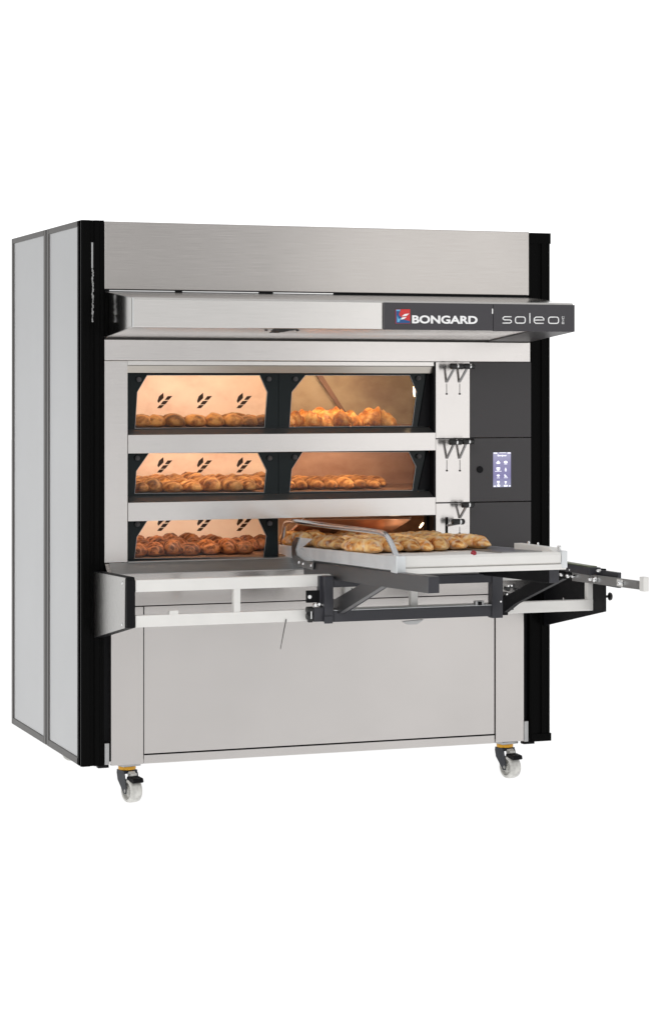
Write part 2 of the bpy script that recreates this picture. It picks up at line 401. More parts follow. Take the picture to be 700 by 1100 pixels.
# deck chambers: three boxes of tarnished steel with a stone sole
rows = [dict(top=403, bot=459.6, sill=460), dict(top=487.0, bot=529.3, sill=530), dict(top=557.4, bot=597.2, sill=600)]
tops = [Z_(300, 401, YG), Z_(300, 480, YG), Z_(300, 551, YG)]
soles = []
for k, r in enumerate(rows):
    zs = Z_(300, r['bot'], YG) + .003; soles.append(zs)
    z1 = tops[k] + .02
    y0, y1 = YG + .03, .62
    xm = X_(299, y1)
    xo1 = 1.53
    par = MB().box(xo0 - .04, xo1 + .04, y0, y1, zs - .03, zs).build('baking_sole', 'stone', oven)
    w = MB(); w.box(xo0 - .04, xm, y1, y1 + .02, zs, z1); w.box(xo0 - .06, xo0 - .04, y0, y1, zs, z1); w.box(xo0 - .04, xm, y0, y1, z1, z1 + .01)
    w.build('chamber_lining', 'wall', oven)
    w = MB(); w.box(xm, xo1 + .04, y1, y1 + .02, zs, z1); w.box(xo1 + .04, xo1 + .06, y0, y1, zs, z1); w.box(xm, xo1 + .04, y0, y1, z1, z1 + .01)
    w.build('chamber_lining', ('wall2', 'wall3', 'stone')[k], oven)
    box('chamber_front', 'stone', oven, xo0 - .04, xo1 + .04, YG + .012, y0, zs - .03, zs - .002, 0)
    box('chamber_front', 'blackm', oven, xo0 - .04, xo1 + .04, YG + .012, y0, tops[k] + .003, z1 + .01, 0)

xo1 = 1.368
pb = bpy.data.lights.new('deck_bulb', 'POINT'); pb.energy = .16; pb.color = (1, .74, .5); pb.shadow_soft_size = .02
pbo = bpy.data.objects.new('deck_bulb', pb); COL.objects.link(pbo); pbo.parent = oven; pbo.location = Vector((X_(425, .10), .085, Z_(450, 572, .10))) - oven.location
box('chamber_jamb', 'blackm', oven, X_(456, YG + .03), xo1 + .005, YG + .012, YG + .04, soles[2] - .02, tops[2] + .02, 0)
box('door_mullion', 'blackm', oven, X_(299, YG) - .02, X_(299, YG) + .02, YG + .0095, YG + .02, soles[1] - .02, tops[0] + .02, 0)
# slanting brown strip stands in for a door strut's reflection, top right deck
ya, yb = .10, .10
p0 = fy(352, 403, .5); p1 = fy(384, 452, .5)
MB().prism([(p0[0] - .015, p0[1]), (p0[0] + .014, p0[1]), (p1[0] + .010, p1[1]), (p1[0] - .008, p1[1])], 'y', .60, .605).build('strut_reflection', mat('reflection_brown', (.20, .10, .055), .5), oven, .001)

# doors
def offs(poly_, d):  # grow polygon about its centroid a little
    cx = sum(p[0] for p in poly_) / len(poly_); cy = sum(p[1] for p in poly_) / len(poly_)
    return [(cx + (x - cx) * (1 + d), cy + (y - cy) * (1 + d)) for x, y in poly_]
LEAF = [[(175.4, 421.7), (175.7, 427.4), (170, 432.9), (169, 430.7), (170.7, 425.7)],
        [(185.2, 425.2), (181.2, 429.5), (176.8, 429.5), (180.1, 425.4)],
        [(180.9, 430.2), (177.3, 434.4), (172.3, 434.4), (175.2, 430.6)],
        [(176.4, 434.9), (173.1, 438.4), (168.6, 438.4), (171.2, 435.1)]]
def door(label, hole_px, x0px, x1px, ztop, zbot, knobs, decals=None):
    hole = [fy(x, y, YG) for x, y in hole_px]
    o = [(x0px, zbot), (x1px, zbot), (x1px, ztop), (x0px, ztop)]
    d = MB().holed(o, [hole], YG, YG + .008).build('oven_door', 'glassblack', oven)
    if label: d['label'] = label
    gmb = MB().prism(offs(hole, .02), 'y', YG + .0085, YG + .011)
    gmb.build('window_pane', 'glass', d)
    # metal edge round the pane
    ed = MB(); hh = hole + [hole[0]]
    ed.tube([(p[0], YG + .001, p[1]) for p in hh], .0012, 6); ed.build('pane_trim', 'steel_dim', d)
    for kx, ky in knobs:
        c = fy(kx, ky, YG)
        kb = MB(); kb.cyl((c[0], YG - .014, c[1]), (c[0], YG, c[1]), .0095, 20); kb.cyl((c[0] + .001, YG - .017, c[1] - .001), (c[0] + .001, YG - .014, c[1] - .001), .006, 14)
        kb.build('door_knob', 'dgrey', d, .001)
    if decals:
        for i in range(3):
            mbd = MB()
            for pl_ in LEAF:
                mbd.prism([fy(x + i * 42.6, y + decals, YG + .012) for x, y in pl_], 'y', YG + .0112, YG + .0122)
            mbd.build('leaf_decal', 'decal', d)
    return d
xmid = X_(299, YG)
zt0 = tops[0]
def dz(k): return (Z_(300, rows[k]['top'] - 1, YG), )
door(None, [(158, 403), (147.5, 421), (145, 460), (284, 459), (287, 421), (279, 403)], xo0 - .01, xmid - .001, zt0 + .01, Z_(220, 462, YG), [(148.5, 407.5), (288, 407)], decals=.0001)
door(None, [(328, 403), (313.5, 421), (310.7, 458.8), (442.5, 457.5), (447.3, 421), (440, 403)], xmid + .001, xo1 - .007, zt0 + .01, Z_(220, 462, YG), [(316.5, 407), (448.5, 406)])
door(None, [(160, 486.5), (146.5, 506), (144.8, 530), (283.5, 529), (286, 505), (277, 486.5)], xo0 - .01, xmid - .001, Z_(220, 478, YG), Z_(220, 532, YG), [(147, 492), (289, 492)], decals=69.2)
door(None, [(325, 485.5), (313.3, 504), (311, 528.6), (442.8, 526.8), (446.5, 501), (439, 485.5)], xmid + .001, xo1 - .007, Z_(220, 478, YG), Z_(220, 532, YG), [(316, 491), (449, 490)])
door(None, [(160, 556.5), (147, 577), (144.5, 600), (283, 598.5), (286, 576), (277, 556.5)], xo0 - .01, xmid - .001, Z_(220, 549, YG), Z_(220, 603, YG), [(147, 563), (289, 562)], decals=132)
# slanted polished edge strip right of each right-hand window
for (ya_, yb_) in ((402, 458), (486, 526)):
    a = fy(458, ya_, YG - .004); b = fy(449, yb_, YG - .004); c = fy(464, ya_, YG - .004)
    MB().prism([a, b, (b[0] + .05, b[1]), (b[0] + .055, a[1])], 'y', YG - .006, YG - .001).build('door_edge_strip', 'blackm', oven)
# the open door of the bottom right deck, swung in and up
A = Vector((X_(327, .06), .06, Z_(327, 556, .06))); B = Vector((X_(441, .06), .06, Z_(441, 556, .06)))
dn = Vector((0, .25, Z_(300, 577, .31) - Z_(327, 556, .06)))
od = MB()
n_ = Vector((0, dn.z, -dn.y)).normalized() * .008
quad = [A, A + dn + Vector((-.005, 0, 0)), B + dn + Vector((-.03, 0, 0)), B]
vs = quad + [q + n_ for q in quad]
od.add(vs, [(0, 1, 2, 3), (7, 6, 5, 4), (0, 4, 5, 1), (1, 5, 6, 2), (2, 6, 7, 3), (3, 7, 4, 0)])
odo = od.build('oven_door', 'copper', oven, .001); odo['label'] = 'bottom right door swung open inwards, its glass tilted back with a coppery reflection in its colour'
for ea, eb in ((A, A + dn), (B, B + dn + Vector((-.03, 0, 0)))): MB().tube([ea, eb], .003, 6).build('pane_trim', 'steel_dim', odo)
# lamp bulb in the bottom deck
c0 = fy(450.5, 567, .25); c1 = fy(454.5, 561.5, .25)
MB().tube([(c0[0], .25, c0[1]), ((c0[0] + c1[0]) / 2, .25, (c0[1] + c1[1]) / 2), (c1[0], .25, c1[1])], [.002, .0045, .002], 10).build('bulb_or_highlight', 'bulb_highlight', oven, smooth=True)
c0 = fy(444.2, 415, .16); c1 = fy(445, 426, .16)
MB().tube([(c0[0], .16, c0[1]), ((c0[0] + c1[0]) / 2, .16, (c0[1] + c1[1]) / 2), (c1[0], .16, c1[1])], [.002, .005, .002], 10).build('bulb_or_highlight', 'bulb_highlight', oven, smooth=True)  # glowing oval stands in for a highlight beside the top right pane

# chamber lamps
def lamp(x, y, z, w, col, sx=.5, sy=.05, rx=0):
    ld = bpy.data.lights.new('deck_lamp', 'AREA'); ld.shape = 'RECTANGLE'; ld.size = sx; ld.size_y = sy; ld.energy = w; ld.color = col
    o = bpy.data.objects.new('deck_lamp', ld); COL.objects.link(o); o.location = (x, y, z); o.rotation_euler = (math.radians(rx), 0, 0)
    o.parent = oven; o.location = Vector(o.location) - oven.location
    return o
WARM = (1, .74, .50); WARM2 = (1, .74, .50)
for k in range(3):
    zt = tops[k] + .012
    lamp(.41, .12, zt, (1.5, 1.45, 1.35)[k], (1, .80, .66), .56, .04, 60)
    lamp(.45, .42, zt, (.85, .8, .7)[k], (1, .80, .66), .5, .1, 50)
    lamp(1.05, .12, zt, (1.9, 1.7, .6)[k], WARM2, .5, .04, 60)
    lamp(1.12, .42, zt, (.9, .8, .4)[k], WARM2, .5, .1, 50)

# control column: three charcoal panels
xc0, xc1 = xst + .001, 1.793
pan = []
for (ya, yb) in ((388.8, 469.6), (470.4, 538.4), (539.4, 610)):
    pan.append(box('control_panel', 'dgrey', oven, xc0, xc1, -.003, .03, Z_(540, yb, 0), Z_(540, ya, 0)))
box('edge_trim', 'steel', oven, xc1 + .001, xc1 + .006, -.003, .02, Z_(540, 610, 0), zh0)
scr_z0, scr_z1 = Z_(538, 523.2, 0), Z_(538, 485.8, 0)
scx0, scx1 = X_(529, 0), X_(548, 0)
scr = box('touch_screen', 'screen', pan[1], scx0, scx1, -.0045, -.001, scr_z0, scr_z1, 0)
ic = MB()
def sb(u0, u1, v0, v1):
    W, H = scx1 - scx0, scr_z1 - scr_z0
    ic.box(scx0 + u0 * W, scx0 + u1 * W, -.0056, -.0046, scr_z1 - v1 * H, scr_z1 - v0 * H)
def sdisc(u, v, ru, rv, n=10):
    W, H = scx1 - scx0, scr_z1 - scr_z0
    ic.prism([(scx0 + (u + ru * math.cos(2 * math.pi * i / n)) * W, scr_z1 - (v + rv * math.sin(2 * math.pi * i / n)) * H) for i in range(n)], 'y', -.0056, -.0046)
def stri(pts):
    W, H = scx1 - scx0, scr_z1 - scr_z0
    ic.prism([(scx0 + u * W, scr_z1 - v * H) for u, v in pts], 'y', -.0056, -.0046)
ICONS = [lambda: (sb(.02, .22, .005, .035),), lambda: (sb(.8, .98, .005, .035),), lambda: (sb(.35, .72, .005, .018),),
    lambda: (stri([(.16, .30), (.28, .235), (.40, .30), (.36, .33), (.20, .33)]),),
    lambda: (sdisc(.70, .275, .10, .030), sb(.60, .80, .285, .305), sb(.62, .78, .325, .345)),
    lambda: (sb(.18, .38, .43, .49), sdisc(.28, .50, .08, .025), sb(.10, .46, .535, .55)),
    lambda: (stri([(.64, .52), (.70, .43), (.76, .52)]), sb(.66, .74, .53, .55)),
    lambda: (sdisc(.28, .665, .09, .03), sb(.2, .36, .725, .74)),
    lambda: (sb(.63, .67, .63, .70), stri([(.67, .65), (.8, .70), (.67, .70)]), sb(.6, .82, .725, .74)),
    lambda: (sb(.21, .36, .82, .87), sb(.24, .33, .89, .92)), lambda: (sdisc(.70, .85, .07, .02), sb(.68, .72, .86, .92)),
    lambda: (sb(.02, .15, .955, .985),), lambda: (sb(.22, .38, .93, .985),), lambda: (sb(.6, .8, .94, .985),), lambda: (sb(.88, .98, .955, .985),)]
for f_ in ICONS:
    ic = MB(); f_(); ic.build('screen_icon', 'icon', scr)
W, H = scx1 - scx0, scr_z1 - scr_z0
text_mb('Bonjour', scx0 + .24 * W, scx0 + .76 * W, scr_z1 - .13 * H, scr_z1 - .065 * H, -.0046, .02).build('screen_lettering', 'icon', scr)
c = fy(515, 504.3, -.003)
MB().cyl((c[0], -.007, c[1]), (c[0], -.002, c[1]), .014, 28).build('key_switch', 'blackm', pan[1], .001)

# damper levers
def lever(gx0, gx1, gy, ring, foot, wire=None, base=None):
    """gx: grip ends in px, gy its height; foot: where the rod meets the panel"""
    Yg = -.055
    rod = MB(); p0 = fy(ring - 3, gy + 2, Yg + .004); f = fy(foot[0], foot[1], -.004)
    rod.tube([(p0[0], Yg + .006, p0[1]), (f[0], -.004, f[1])], .0052, 8)
    lv = rod.build('damper_lever', 'steel_dim', oven, smooth='auto')
    g1 = MB(); z = Z_(gx0, gy, Yg)
    xa, xb, xr = X_(gx0, Yg), X_(gx1, Yg), X_(ring, Yg)
    g1.tube([(xa, Yg, z), (xa + .002, Yg, z), (xa + .004, Yg, z), (xr - .004, Yg, z), (xr - .003, Yg, z)], [.007, .0105, .0118, .0118, .010], 16)
    g1.tube([(xr + .003, Yg, z), (xr + .004, Yg, z), (xb - .004, Yg, z), (xb, Yg, z)], [.010, .0118, .0118, .008], 16)
    g1.build('grip', 'grip', lv, smooth='auto')
    MB().cyl((xr - .0035, Yg, z), (xr + .0035, Yg, z), .0105, 16).build('grip_ring', 'chrome', lv)
    if base:
        a = fy(base[0], base[1], 0); b = fy(base[0], base[2], 0)
        MB().box(a[0] - .0035, a[0] + .0035, -.006, -.0005, b[1], a[1]).build('slot_plate', 'blackm', lv)
    if wire:
        a = fy(wire[0], wire[1], -.001); b = fy(wire[0], wire[2], -.001)
        MB().box(a[0] - .0008, a[0] + .0008, -.0016, -.0002, b[1], a[1]).build('guide_slot', 'seam', lv)
        MB().cyl((b[0], -.004, b[1]), (b[0], 0, b[1]), .0036, 10).build('stop_screw', 'seam', lv)
lever(483.0, 498.0, 393.2, 491, (479.8, 410), (479.6, 412, 423))
lever(497.5, 510.0, 393.2, 504.7, (493.4, 410), (493.6, 412, 423))
lever(481.8, 496.0, 474.8, 490.2, (480, 492), (479.8, 494, 505.5))
lever(496, 509, 474.2, 503.5, (493.4, 492), (493.8, 494, 505.5))
lever(495.5, 509, 542.4, 503.5, (493.8, 556), (493.6, 566, 573))
lever(485, 498.5, 560.6, 494, (480, 564.5), None, (479.4, 555.5, 574))

# apron below the decks, base cabinet
zap = Z_(137, 617, -.045)
MB().bar([(0.001, zled), (-.045, zap), (-.046, zap - .002), (-.046, Z_(200, 649, -.046)), (.02, Z_(200, 649, .0)), (.02, zled)], .002, 1.796).build('apron', 'steel_base', oven, .001)
MB().bar([(-.0, zled + .002), (-.045, zap + .002), (-.045, zap + .0003), (-.0, zled + .0003)], .02, 1.78).build('apron_slope', 'steel_dim', oven)
box('sole_lip', 'steel_dim', oven, xo0 + .001, xo1 - .001, .002, .075, zled - .004, zled + .005, 0)
zpt = Z_(200, 649.5, 0) - .002
zk = Z_(300, 803, 0)
xl0, xl1, xr0, xr1 = X_(119, 0), X_(154.3, 0), X_(531.3, 0), X_(562, 0)
box('base_leg', 'steel_base', oven, xl0, xl1 - .002, -.004, .10, ZB - .002, zpt)
box('base_leg', 'steel_base', oven, xr0 + .002, xr1, -.004, .10, ZB + .001, zpt)
box('base_panel', 'steel_base', oven, xl1 + .002, xr0 - .002, .0, .02, .160, zpt)
box('kick_strip', 'steel_base', oven, xl1 + .001, xr0 - .001, .0, .02, .122, .155)
box('recess_back', 'blackm', oven, .0, 1.79, .024, .036, ZB + .01, zpt, 0)
for (p0, p1, ya, yb, yo) in ((112.3, 117.2, 799, 822, 0), (562.6, 567, 775, 797, 0)):
    br = MB().box(X_(p0, -.004), X_(p1, -.004), -.006, .02, Z_(p0, yb, -.004), Z_(p0, ya, -.004))
    br.build('foot_bracket', 'steel_dim', oven, .001)
box('foot_pad', 'blackm', oven, X_(105.5, 0), X_(117, 0), .0, .03, Z_(110, 825.5, 0), Z_(110, 822.5, 0))
box('foot_pad', 'blackm', oven, X_(562, 0), X_(574, 0), .0, .03, Z_(568, 799.5, 0), Z_(568, 797, 0))

# casters
def caster(x, y, swivel=-28):
    root = bpy.data.objects.new('caster', None); COL.objects.link(root); root.parent = oven
    root.location = Vector((x, y, 0)) - Vector(oven.location)
    root.rotation_euler = (0, 0, math.radians(swivel))
    root.empty_display_size = .05
    def bl(mb, name, m, bev=0., sm=False):
        ob = mb.build(name, m, None, bev, sm); ob.parent = root; ob.location = (0, 0, 0); return ob
    zf = -.028; R = .047; wc = (0, -.030, zf + R)
    w = MB(); n = 36
    prof = [(-.0155, .012), (-.0155, .022), (-.0120, .026), (-.0120, .031), (-.0245, .034), (-.0245, .0405), (-.021, .0445), (-.012, .0466), (0, R), (.012, .0466), (.021, .0445), (.0245, .0405), (.0245, .034), (.0120, .031), (.0120, .026), (.0155, .022), (.0155, .012)]
    vs = []; fs = []
    for i in range(n):
        q = 2 * math.pi * i / n
        for (xx, r) in prof: vs.append((wc[0] + xx, wc[1] + r * math.cos(q), wc[2] + r * math.sin(q)))
    k = len(prof)
    for i in range(n):
        for j in range(k - 1):
            fs.append((i * k + j, i * k + j + 1, ((i + 1) % n) * k + j + 1, ((i + 1) % n) * k + j))
    fs.append(tuple(i * k for i in range(n))); fs.append(tuple(i * k + k - 1 for i in range(n)))
    w.add(vs, fs); bl(w, 'wheel', 'nylon', 0, 'auto')
    hb = MB().cyl((-.030, wc[1], wc[2]), (.030, wc[1], wc[2]), .008, 16).cyl((-.0205, wc[1], wc[2]), (.0205, wc[1], wc[2]), .016, 20); bl(hb, 'hub', 'nylon', .001)
    fk = MB()
    for sx in (-1, 1):
        x0 = sx * .0285
        fk.prism([(.036, .085), (-.026, .085), (-.042, wc[2] + .004), (-.038, wc[2] - .012), (-.020, wc[2] - .012), (.028, .055)], 'x', x0 - .0015, x0 + .0015)
    fk.box(-.030, .030, -.022, .034, .082, .0945)
    bl(fk, 'fork', 'fork', .001)
    sw = MB().cyl((0, .006, .0955), (0, .006, .1095), .034, 28); bl(sw, 'swivel_ring', 'yellow', .002)
    tp = MB().box(-.038, .038, -.034, .042, .1105, .1205); bl(tp, 'mounting_plate', 'steel_dim', .001)
    br = MB().prism([(-.050, .074), (-.082, .070), (-.086, .056), (-.078, .052), (-.030, .062), (-.030, .074)], 'x', -.022, .022); bl(br, 'brake_pedal', 'blackm', .002)
    bn = MB().cyl((-.012, -.030, .080), (.012, -.030, .080), .012, 14).box(-.012, .012, -.05, -.03, .076, .086); bl(bn, 'brake_cam', 'nylon', .001)
    return root
xw1 = X_(144, .03); xw2 = X_(550, .03)
caster(xw1 - .018, .055, 14); caster(xw2 - .018, .055, 12)
caster(xw1, 1.1, 30); caster(xw2, 1.1, -20)

# ================================================================= LIFT FRAME (brackets + white rails)
lift = thing('lift_rail_frame', 'white enamelled double rail between two black side brackets across the oven front', 'rail frame', (.9, -.3, .6))
YB = -.45
def yz(pts, X): return [fx(x, y, X) for x, y in pts]
XB = -.040
q = yz([(97.5, 613), (135, 620.5), (135, 675), (97.5, 686.5)], XB)
br = MB().bar([(q[0][0], q[0][1]), (q[1][0] + .01, q[1][1]), (q[1][0], q[1][1] - .012), (q[2][0], q[2][1]), (q[3][0], q[3][1])], XB + .004, XB + .036)
br = br.build('side_bracket', 'blackm', lift, .002)
pl_ = yz([(98, 613.6), (134, 620.8), (133.6, 675), (98, 686)], XB)
cp = MB().bar(pl_, XB, XB + .0035).build('cover_plate', 'cover', br, .001)
sc = MB()
for x, y in ((100.3, 617.6), (131.6, 626.5), (131.2, 671), (99.3, 683)):
    a = fx(x, y, XB); sc = MB(); sc.tube([(XB - .004, a[0], a[1]), (XB - .002, a[0], a[1]), (XB + .001, a[0], a[1])], [.003, .006, .0065], 12)
    sc.build('dome_screw', 'chrome', br, smooth=True)
XBR = 1.85
# right bracket
q = yz([(651, 611), (651, 657)], XBR)
rb = MB().bar([(-.006, Z_(590, 605, 0)), (q[0][0], q[0][1]), (q[1][0], q[1][1]), (q[1][0] + .03, q[1][1] - .006), (-.006, Z_(590, 672, 0))], XBR - .006, XBR)
rb.box(X_(641, YB), XBR, YB - .012, YB + .004, Z_(645, 657.5, YB), Z_(645, 624, YB))
rb = rb.build('side_bracket', 'blackm', lift, .001)
a = fy(655.5, 641, YB - .03)
kb = MB().tube([(a[0] - .018, YB - .02, a[1]), (a[0] - .006, YB - .02, a[1]), (a[0] - .004, YB - .02, a[1]), (a[0], YB - .022, a[1]), (a[0] + .006, YB - .022, a[1])], [.005, .005, .013, .0165, .0145], 20)
kb.build('clamp_knob', 'grip', rb, smooth='auto')
a = fx(605.5, 643.6, XBR - .007)
MB().cyl((XBR - .010, a[0], a[1]), (XBR - .004, a[0], a[1]), .006, 12).build('dome_screw', 'chrome', rb)
# white rails
xa = -.002; xz = X_(640.5, YB)
zu1, zu0 = Z_(144, 623.4, YB), Z_(144, 636.4, YB)
zl1, zl0 = Z_(144, 661.6, YB), Z_(144, 674.4, YB)
MB().box(xa, X_(579, YB), YB, YB + .03, zu0, zu1).build('upper_rail', 'white', lift, .002)
MB().box(xa, xz, YB, YB + .03, zl0, zl1).build('lower_rail', 'white', lift, .002)
MB().box(xz - .038, xz - .001, YB + .002, YB + .028, zl1 - .001, Z_(635, 622, YB)).build('rail_upright', 'white', lift, .001)
for p0, p1 in ((251.5, 258.5), (370.5, 377.5), (441.5, 449)):
    MB().box(X_(p0, YB), X_(p1, YB), YB + .003, YB + .027, zl1 - .002, zu0 + .002).build('rail_upright', 'white', lift, .001)
MB().box(X_(182, YB), X_(191.5, YB), YB - .002, YB + .02, zl1 - .001, Z_(186, 656, YB)).box(X_(184.5, YB), X_(189, YB), YB - .003, YB - .001, Z_(186, 659, YB), Z_(186, 657.6, YB)).build('rail_tab', 'white', lift, .001)
# horizontal guide on the right bracket and its sliding flat bar
gd = MB()
z1 = .866; za = fx(645, 619, XBR)[1]
gd.bar([(-.02, z1), (YB - .05, z1), (YB - .05, z1 - .030), (-.02, z1 - .030)], XBR - .045, XBR + .002)
y667 = fx(667, 620, XBR)[0]
gd.bar([(YB - .045, z1 - .008), (y667, z1 - .006), (y667, z1 - .065), (YB - .045, z1 - .065)], XBR - .014, XBR)
gd.bar([(-.30, z1 - .028), (YB - .03, z1 - .028), (YB - .03, z1 - .060), (-.30, z1 - .060)], XBR - .012, XBR - .006)
gd.build('guide_channel', 'beamd', lift, .001)
MB().box(XBR - .040, XBR - .004, YB - .03, -.05, z1 + .0005, z1 + .004).build('guide_strip', mat('olive_strip', (.10, .12, .05), .5), lift)
XS = XBR - .030
pts = yz([(614, 614.5), (690, 624.5), (690, 634), (614, 624)], XS)
MB().bar(pts, XS, XS + .006).build('sliding_bar', 'steel_dim', lift, .0008)
pe = yz([(688, 619.5), (688, 635)], XS)
MB().box(XS - .004, XS + .018, pe[0][0] - .03, pe[0][0] + .004, pe[1][1], pe[0][1]).build('bar_end_stop', 'white', lift, .002)
scw = MB()
for px, py, r in ((605, 617, .009), (612, 618.5, .010), (617.5, 619, .007), (636, 622, .008), (640.5, 622.5, .011), (645, 613, .006), (615, 612, .005), (668, 626, .009)):
    a = fx(px, py, XS)
    scw.tube([(XS - .018, a[0], a[1]), (XS - .012, a[0], a[1]), (XS - .002, a[0], a[1])], [r * .6, r, r], 14)
scw.build('roller_bolt', 'chrome', lift, smooth='auto')
b_ = MB()
a = fx(667.5, 626, XS); b_.box(XS - .006, XS - .001, a[0] - .012, a[0] + .03, a[1] - .014, a[1] + .012)
b_.build('bolt_pad', 'white', lift, .001)
# loose thin cord hanging from the lower rail
a = fy(307.3, 665, YB - .004); b = fy(301, 697.5, YB - .004)
cd = MB().tube([(a[0], YB - .004, a[1]), ((a[0] + b[0]) / 2 - .001, YB - .006, (a[1] + b[1]) / 2), (b[0], YB - .005, b[1])], [.0018, .0017, .0012], 6).build('release_cord', 'seam', lift, smooth=True)

# ================================================================= LOADER (canvas setter on its carriage)
ld_ = thing('bread_loader', 'pulled-out white belt loader on dark grey arms reaching into the bottom right deck', 'oven loader', (1.07, -.6, .65))
XA, XZ = .752, 1.398
top = lambda px: 587.4 + (px - 320) * .1
bot = lambda px: 602 + (px - 336) * .125
PR = 425.5
q = yz([(297, top(297)), (PR, top(PR)), (PR, bot(PR)), (297, bot(297))], XA)
YF = q[1][0]
slope = (q[0][1] - q[1][1]) / (q[0][0] - q[1][0])          # rise per metre of depth (negative: it dips into the oven)
ztray = lambda y: q[1][1] + slope * (y - YF)
MB().bar(q, XA, XA + .014).build('side_rail', 'alu', ld_, .001)
MB().bar([(y_, z_) for y_, z_ in q], XZ - .014, XZ).build('side_rail', 'alu', ld_, .001)
Yb = q[0][0]
belt_off = -.004
MB().bar([(Yb, ztray(Yb) + belt_off), (YF + .03, ztray(YF + .03) + belt_off), (YF + .03, ztray(YF) + belt_off - .012), (Yb, ztray(Yb) + belt_off - .012)], XA + .015, XZ - .015).build('canvas_belt', 'belt', ld_)
MB().bar([(Yb, ztray(Yb) - .016 + belt_off), (YF + .04, ztray(YF) - .016 + belt_off), (YF + .04, ztray(YF) - .03), (Yb, ztray(Yb) - .03)], XA + .016, XZ - .016).build('belt_bed', 'steel_dim', ld_)
MB().bar([(-.30, ztray(-.30) + .0005), (YF + .12, ztray(YF + .12) + .0005), (YF + .12, ztray(YF + .12) - .003), (-.30, ztray(-.30) - .003)], XZ - .19, XZ - .016).build('belt_reflection_strip', 'steel_dim', ld_)  # added steel strip stands in for a grey reflection on the belt
# front rail: rounded upper roll and lower lip
zf = [Z_(440, y, YF) for y in (597.5, 600.5, 609, 610.5, 616.8)]
MB().bar([(YF + .04, zf[0]), (YF + .006, zf[0]), (YF, zf[1]), (YF, zf[2]), (YF + .006, zf[3]), (YF + .006, zf[3]), (YF + .04, zf[3])], XA + .03, XZ + .004).build('front_rail', 'white', ld_, .002)
MB().box(XA + .03, XZ + .006, YF - .004, YF + .04, zf[4], zf[3] - .001).build('front_lip', 'white', ld_, .002)
MB().box(XA - .002, XA + .034, YF - .006, YF + .05, zf[4] + .004, zf[0] + .002).build('corner_block', 'alu', ld_, .003)
# raised block at right front corner + end cap
e0 = MB().bar([(YF + .36, ztray(YF) - .02), (YF + .36, ztray(YF) + .010), (YF + .07, ztray(YF) + .012), (YF + .01, ztray(YF) - .004), (YF + .01, ztray(YF) - .02)], XZ - .03, XZ + .004); e0.build('corner_guard', 'white', ld_, .002)
MB().box(XZ - .012, XZ + .010, YF - .006, YF + .05, zf[4] + .006, zf[0] + .004).build('end_cap', 'alu', ld_, .002)
bb = MB()
for dy, r in ((.02, .006), (.035, .004), (.20, .004), (.28, .005)): bb.tube([(XZ - .008, YF + dy, ztray(YF) + .0), (XZ - .008, YF + dy, ztray(YF) + .018), (XZ - .008, YF + dy, ztray(YF) + .022)], [r * .7, r, r * .5], 10)
bb.build('cap_bolt', 'chrome', ld_, smooth='auto')
# rounded guard plate at the left side
pts = [(318, 577)] + [(314.3, 582), (313.3, 588), (313.6, 596), (314.5, 601.5), (317, 606.5), (322, 609), (336, 612), (336.5, 604), (326, 602), (319.5, 597), (317.8, 590), (320, 584), (322, 578)]
MB().bar(yz(pts, XA - .006), XA - .008, XA - .003).build('guard_plate', 'steel_dim', ld_, .001)
MB().bar(yz([(318, 577), (335, 579), (323, 589), (336, 603), (322, 602), (315, 594)], XA - .004), XA - .003, XA - .001).build('guard_plate', 'alu', ld_)
for px, py in ((321, 604), (325.5, 605.5), (334, 607.5)):
    sw = MB(); a = fx(px, py, XA - .008); sw.tube([(XA - .013, a[0], a[1]), (XA - .010, a[0], a[1]), (XA - .006, a[0], a[1])], [.003, .006, .006], 10)
    sw.build('dome_screw', 'chrome', ld_, smooth=True)
# handle hoop on the left rail
hp = [(303.5, 585), (304.5, 576), (305.8, 566), (307, 562), (310, 560.2), (316, 560.2), (360, 565.8), (400, 570.8), (409, 572), (414.5, 574.6), (418, 580), (422, 588), (425.5, 597), (426.5, 601)]
pth = [(XA + .010, *fx(x, y, XA + .010)) for x, y in hp]
# smooth path by chaikin
for _ in range(2):
    np_ = [pth[0]]
    for a, b in zip(pth[:-1], pth[1:]):
        a, b = Vector(a), Vector(b); np_ += [tuple(a * .75 + b * .25), tuple(a * .25 + b * .75)]
    np_.append(pth[-1]); pth = np_
MB().tube(pth, .0102, 14).build('pull_handle', 'tube', ld_, smooth='auto')
# red ball knob
a = fy(508.5, 594.3, YF + .05)
kz = Z_(508.5, 594.8, YF + .04)
us = MB(); R = .0105; seg, rg = 20, 12; cx_, cy_, cz_ = X_(508.5, YF + .012), YF + .012, Z_(508.5, 594.3, YF + .012)
us.tube([(cx_, cy_, cz_ + R * math.sin(t)) for t in [(-.5 + i / rg) * math.pi * .999 for i in range(rg + 1)]], [max(.0004, R * math.cos((-.5 + i / rg) * math.pi)) for i in range(rg + 1)], seg)
us.build('ball_knob', 'ball', ld_, smooth=True)

